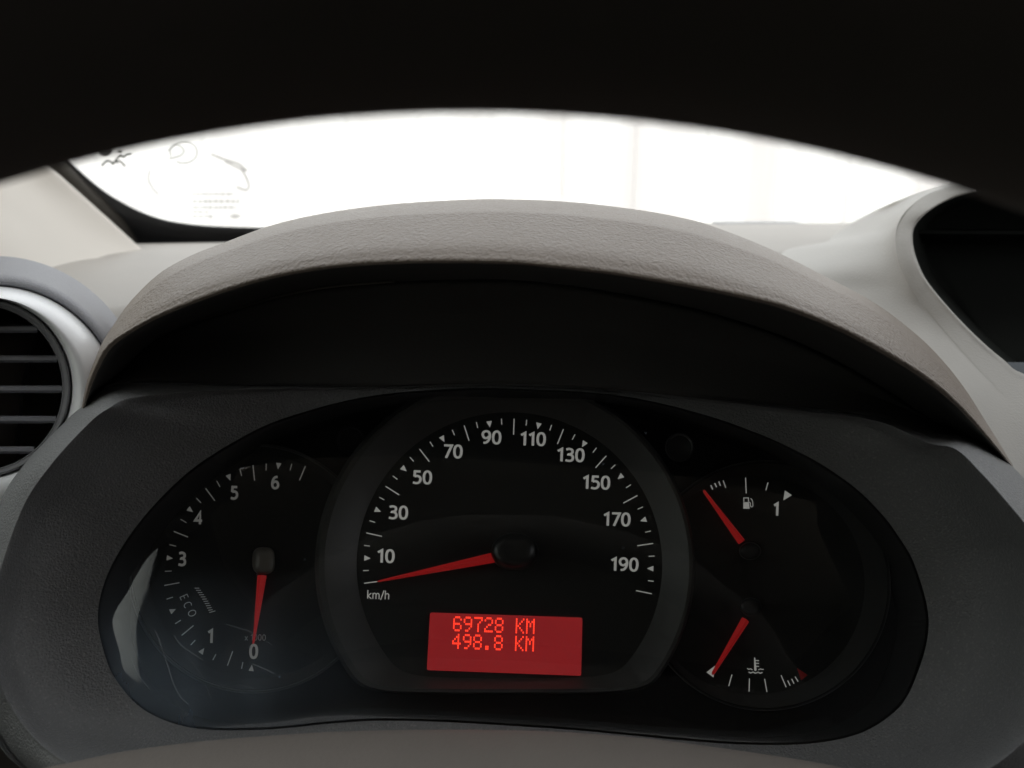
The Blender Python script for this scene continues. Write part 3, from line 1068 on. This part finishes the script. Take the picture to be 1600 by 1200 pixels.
HD = SPC + .0006
pts = []
for (cu, cv, a0) in ((.012, .03, 180), (.988, .03, 270), (.988, .97, 0), (.012, .97, 90)):
    for k in range(5):
        a = D2R(a0 + k * 22.5)
        pts.append((cu + .012 * math.cos(a), cv + .03 * math.sin(a)))
disp = build('trip_display', [on(*dmap(u, v), HD) for u, v in pts] + [on(*dmap(u, v), HD + .0008) for u, v in pts],
             [tuple(range(20, 40))] + [(i, (i + 1) % 20, 20 + (i + 1) % 20, 20 + i) for i in range(20)], M_LCD, spd, smooth=False)
FONT = {'6': ['01110', '10001', '10000', '11110', '10001', '10001', '01110'], '9': ['01110', '10001', '10001', '01111', '00001', '00010', '01100'],
        '7': ['11111', '00001', '00010', '00100', '00100', '00100', '00100'], '2': ['01110', '10001', '00001', '00110', '01000', '10000', '11111'],
        '8': ['01110', '10001', '10001', '01110', '10001', '10001', '01110'], '4': ['00010', '00110', '01010', '10010', '11111', '00010', '00010'],
        'K': ['10001', '10010', '10100', '11000', '10100', '10010', '10001'], 'M': ['10001', '11011', '10101', '10101', '10001', '10001', '10001'],
        '.': ['00000', '00000', '00000', '00000', '00000', '01100', '01100'], ' ': ['00000'] * 7}
for rown, txt in ((0, '69728 KM'), (1, '498.8 KM')):
    V, F = [], []
    for ci, ch in enumerate(txt):
        for r in range(7):
            for c in range(5):
                if FONT[ch][r][c] == '1':
                    # display is about 238 x 91 photo pixels
                    x0 = (37.0 + ci * 16.25 + c * 2.70) / 238
                    y0 = (4.6 + rown * 27.6 + r * 3.42) / 91
                    wq, hq = 2.25 / 238, 2.95 / 91
                    n0 = len(V)
                    V += [dmap(x0, y0), dmap(x0 + wq, y0), dmap(x0 + wq, y0 + hq), dmap(x0, y0 + hq)]
                    F.append((n0, n0 + 1, n0 + 2, n0 + 3))
    o = build('odometer_text' if rown == 0 else 'trip_text', [on(a, b, HD + .0011) for a, b in V], F, M_DOT, spd, smooth=False)

# ---- screw recesses in the black panel
for x, y in ((548, 687), (1062, 699)):
    rows = [[on(px, py, h) for px, py in pring(x, y, 32, R)] for R, h in ((23, .0105), (21, .0115), (19, .011), (18, .008))]
    grid('screw_boss', rows, M_RING if x > 900 else M_BLACK, clu, closed=True, cap=True, sharp=40)

# ---- clear lens, slightly domed
rings = []
for k in range(24):
    s = 1 - (k / 24) ** 1.6
    rings.append([on(cxm + (x - cxm) * s, cym + (y - cym) * s, LENS_H - .0008 + .005 * (1 - s * s) + .008 * (1 - s ** 5)) for x, y in LOOP_D])
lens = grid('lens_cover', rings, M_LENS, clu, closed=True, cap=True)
lens['label'] = 'scratched clear plastic cover over the gauges'

# scratches scored in the cover: hair-thin strokes
random.seed(12)
V, F = [], []
paths = [S([(243, 985), (252, 1010), (262, 1040), (272, 1070), (283, 1090), (294, 1100)]),
         S([(272, 993), (283, 1008), (300, 1020), (318, 1032)]),
         S([(205, 1028), (215, 1052), (235, 1078)]), S([(395, 1037), (415, 1046), (428, 1052)])]
for p in paths:
    addrib(p, 1.5)
for i in range(7):
    x = random.uniform(180, 520); y = random.uniform(960, 1125)
    if (x - 395) ** 2 < 0: continue
    l = random.uniform(25, 80)
    a = D2R(random.gauss(20 + (x - 200) * -0.02, 14)) if x > 330 else D2R(random.gauss(50, 12))
    addrib([(x, y), (x + l * .5 * math.cos(a), y + l * .5 * math.sin(a)), (x + l * math.cos(a + .12), y + l * math.sin(a + .12))], random.uniform(.35, .8))


def inside(x, y):
    c = False
    n = len(LOOP_D)
    j = n - 1
    for i in range(n):
        xi, yi = LOOP_D[i]; xj, yj = LOOP_D[j]
        if (yi > y) != (yj > y) and x < (xj - xi) * (y - yi) / (yj - yi) + xi:
            c = not c
        j = i
    return c


keep = [f for f in F if all(inside(*V[q_]) for q_ in f)]
sc_o = build('lens_scratches', [on(a, b, LENS_H + .0125) for a, b in V], keep, M_SCR, lens, smooth=False)

# ================================================================== centre display cowl (right)
G = [  # recess edge, rolled edge, base; with depths
    ((1525, 299, .425), (1500, 285, .43), (1470, 290, .47)), ((1483, 312, .425), (1450, 302, .432), (1400, 315, .50)),
    ((1450, 331, .42), (1417, 326, .428), (1338, 344, .60)), ((1429, 354, .42), (1400, 352, .425), (1264, 384, .64)),
    ((1426, 379, .415), (1396, 379, .42), (1180, 396, .58)), ((1433, 408, .41), (1401, 412, .415), (1200, 425, .485)),
    ((1450, 442, .405), (1420, 452, .408), (1270, 460, .45)), ((1492, 492, .395), (1462, 505, .399), (1350, 510, .41)),
    ((1533, 533, .385), (1503, 552, .383), (1420, 570, .375)), ((1567, 562, .38), (1540, 592, .370), (1475, 640, .345)),
    ((1600, 585, .375), (1585, 630, .361), (1550, 780, .325)), ((1700, 610, .37), (1700, 660, .355), (1700, 900, .315)),
    ((1950, 620, .37), (1950, 670, .357), (1950, 900, .32)), ((2200, 600, .38), (2230, 650, .38), (2300, 860, .33)),
    ((2320, 520, .40), (2370, 550, .40), (2500, 650, .40)), ((2350, 420, .42), (2400, 420, .43), (2520, 420, .45)),
    ((2320, 330, .43), (2370, 310, .44), (2450, 300, .48)), ((2250, 280, .43), (2280, 250, .44), (2300, 240, .5)),
    ((2000, 250, .43), (2010, 222, .435), (2010, 215, .5)), ((1750, 262, .43), (1750, 236, .435), (1750, 230, .49)),
    ((1600, 282, .43), (1590, 258, .435), (1575, 258, .47))]
NG = 210
gs = cr([a + b + c for a, b, c in G], NG, closed=True)
cols = []
for r in gs:
    g1, g2, g3 = r[0:3], r[3:6], r[6:9]
    mid = [g2[i] * .5 + g3[i] * .5 for i in range(3)]
    m0 = [g2[i] * .84 + g3[i] * .16 for i in range(3)]
    cf = 1 - sm(400, 500, g2[1]) if g2[0] < 1800 else 1.0
    cf = cf * 1.25 - 0.25
    e1 = [g1[i] * .75 + g2[i] * .25 for i in range(3)]
    k = [at(g1[0], g1[1], g1[2] + .012), at(*g1), at(e1[0], e1[1], e1[2] - .003 * max(cf, .15)), at(g2[0] * .85 + g1[0] * .15, g2[1] * .85 + g1[1] * .15, g2[2] * .85 + g1[2] * .15 - .003 * max(cf, .05)), at(*g2),
         at(m0[0], m0[1], m0[2] + .004 * cf), at(mid[0], mid[1], mid[2] + 0.006 * cf), at(*g3), at(g3[0], g3[1] + 14, g3[2] + .03)]
    cols.append(cr([tuple(v) for v in k], 45))
cw = grid('display_cowl', [[cols[i][j] for i in range(NG)] for j in range(45)], M_COWL, dash, closed=True)
cw['label'] = 'pale flared cowl round the dark centre display recess'
rr = []
for sx, dd in ((1.0, .012), (1.0, .03), (.96, .12)):
    rr.append([at(1880 + (r[0] - 1880) * sx * (1 if dd < .1 else 1), 430 + (r[1] - 430) * sx, r[2] + dd) for r in gs])
grid('recess_wall', rr, M_RECESS, dash, closed=True, cap=True, sharp=30)
# ledges inside the recess
sv = [at(1440, 357, .50), at(2300, 362, .50), at(2300, 368, .50), at(1440, 362, .50), at(1440, 352, .54), at(2300, 357, .54)]
build('recess_ledge', [at(1436, 360, .49), at(2280, 366, .49), at(2280, 371, .49), at(1436, 365, .49), at(1436, 357, .53), at(2280, 363, .53), at(2280, 385, .53), at(1436, 380, .53)],
      [(0, 1, 2, 3), (0, 4, 5, 1), (3, 2, 6, 7), (4, 7, 6, 5)], M_RECESS, dash, smooth=False)
build('recess_shelf', [at(1562, 566, .40), at(2200, 566, .40), at(2200, 640, .385), at(1562, 640, .385), at(1562, 566, .47), at(2200, 566, .47)],
      [(0, 1, 2, 3), (0, 4, 5, 1)], M_SHELF, dash, smooth=False)

# ================================================================== air vent (left)
vent = empty('air_vent', at(-15, 800, .34))
tag(vent, 'round air vent with silver ring and horizontal slats at left', 'air vent')


def vring(name, stations, mat, n=120, cap=False):
    rows = [[at(cx + R * math.cos(2 * math.pi * i / n), cy + R * ry * math.sin(2 * math.pi * i / n), d) for i in range(n)] for cx, cy, R, ry, d in stations]
    rr_ = list(zip(*[cr([tuple(rows[j][i]) for j in range(len(rows))], len(rows) * 4) for i in range(n)]))
    return grid(name, [list(r) for r in rr_], mat, vent, closed=True, cap=cap)


vring('collar', [(-8, 636, 236, 1, .42), (-8, 638, 216, 1, .368), (-8, 640, 210, 1, .354), (-9, 643, 202, 1, .350), (-10, 645, 197, 1, .355)], M_COLLAR)
vring('silver_ring', [(-10, 645, 199, 1, .357), (-10, 645, 198, 1, .352), (-11, 642, 190, 1, .3445), (-16, 635, 176, 1, .336), (-22, 622, 158, 1, .3315), (-28, 608, 145, 1, .333), (-30, 606, 140, 1, .342)], M_SILVER)
vring('inner_ring', [(-30, 606, 144, 1, .348), (-30, 606, 141, 1, .338), (-30, 606, 137, 1, .335), (-31, 606, 132, 1, .337), (-31, 606, 128.5, 1, .344), (-31, 606, 128, 1, .40)], M_VENTG)
n = 60
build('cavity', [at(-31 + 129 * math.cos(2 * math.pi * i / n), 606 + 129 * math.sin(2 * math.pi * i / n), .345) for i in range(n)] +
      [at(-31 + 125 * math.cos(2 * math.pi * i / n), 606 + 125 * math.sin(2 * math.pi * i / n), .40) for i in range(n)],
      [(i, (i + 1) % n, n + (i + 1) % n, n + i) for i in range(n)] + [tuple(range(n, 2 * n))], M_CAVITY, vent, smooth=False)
for y in (514, 560.5, 608, 655.5, 703):
    hw = math.sqrt(max(1, 129 ** 2 - (y - 606) ** 2)) - 1
    xl, xr = -31 - hw, -31 + hw
    dpt = .347
    v, f = [], []
    NSL = 12
    sec = [(-5.2, 0), (-5.6, .004), (-3.8, .012), (3.6, .014), (6.0, .003), (5.4, -.0005), (2, -.0016), (-3.2, -.0014)]
    for x in (xl, xr):
        for dy, dz in sec:
            v.append(at(x, y + dy + (2.5 if dz > .01 else 0), dpt + dz))
    ns = len(sec)
    f = [(i, (i + 1) % ns, ns + (i + 1) % ns, ns + i) for i in range(ns)] + [tuple(range(ns))[::-1], tuple(range(ns, 2 * ns))]
    build('slat', v, f, M_VENTB, vent, smooth=True, sharp=40)
M_VANE = plastic('vane', (0.06, 0.06, 0.063), 0.5, 0.4, bump=0)
for vx in (-95, 28):
    crv = cr([(vx + 30, 495), (vx + 24, 539), (vx + 12, 586), (vx + 5, 633), (vx + 2, 681), (vx - 1, 715)], 16)
    rws = []
    for x, y in crv:
        if (x + 31) ** 2 + (y - 606) ** 2 > 124 ** 2: continue
        rws.append([at(x - 3, y, .366), at(x + 3, y, .366), at(x + 1, y, .392), at(x - 5, y, .392)])
    grid('vane', rws, M_VANE, vent, closed=True, cap=True, smooth=False)

# ================================================================== steering column cover
CT = [(40, 1215), (124, 1197), (187, 1184), (262, 1173), (337, 1165), (412, 1159), (525, 1152), (680, 1149), (840, 1151), (960, 1158), (1040, 1166), (1200, 1188), (1290, 1203), (1400, 1225)]
CT = arc(CT, 90)
rows = []
for (dy, dd, sx) in ((70, .05, 1.0), (22, .022, 1.0), (4, .007, 1.0), (0, 0, 1.0), (14, -.008, 1.01), (45, -.02, 1.03), (120, -.04, 1.08), (260, -.06, 1.15), (500, -.075, 1.2)):
    rows.append([(720 + (x - 720) * sx, y + dy, .245 + dd) for x, y in CT])
fin = [cr([rows[j][i] for j in range(len(rows))], 40) for i in range(90)]
cc = grid('steering_column_cover', [[at(*fin[i][j]) for i in range(90)] for j in range(40)], M_COL, None, solid=.003, off=0)
tag(cc, 'greyish brown steering column cover along the bottom below the cluster', 'column cover')

# ================================================================== steering wheel rim
# a ring 0.39 m across, its upper arc just ahead of the lens
top = Vector(at(732, 160, 0.096))
tilt = D2R(6)
RR, rt_ = 0.213, 0.021
wup = (UP * math.cos(tilt) - FW * math.sin(tilt) * -1)
wup = (UP * math.cos(tilt) + FW * math.sin(tilt)).normalized()
wnr = RT.cross(wup).normalized()
ctr_ = top + UP * rt_ * 1.02 - wup * RR
roll = D2R(-1.6)
rows = []
NM, NT = 220, 40
for i in range(NM):
    a = 2 * math.pi * i / NM + math.pi / 2 + roll
    dr = RT * math.cos(a) + wup * math.sin(a)
    ring = []
    for j in range(NT):
        b = 2 * math.pi * j / NT
        # grip is slightly oval, with a shallow thumb groove at the back
        r1 = rt_ * (1 + 0.04 * math.cos(2 * b))
        ring.append(ctr_ + dr * (RR + r1 * math.cos(b)) + wnr * (r1 * math.sin(b)))
    rows.append(ring)
rows.append(rows[0])
whl = grid('steering_wheel', rows, M_WHEEL, None, closed=True)
tag(whl, 'out of focus black steering wheel rim across the top', 'steering wheel')
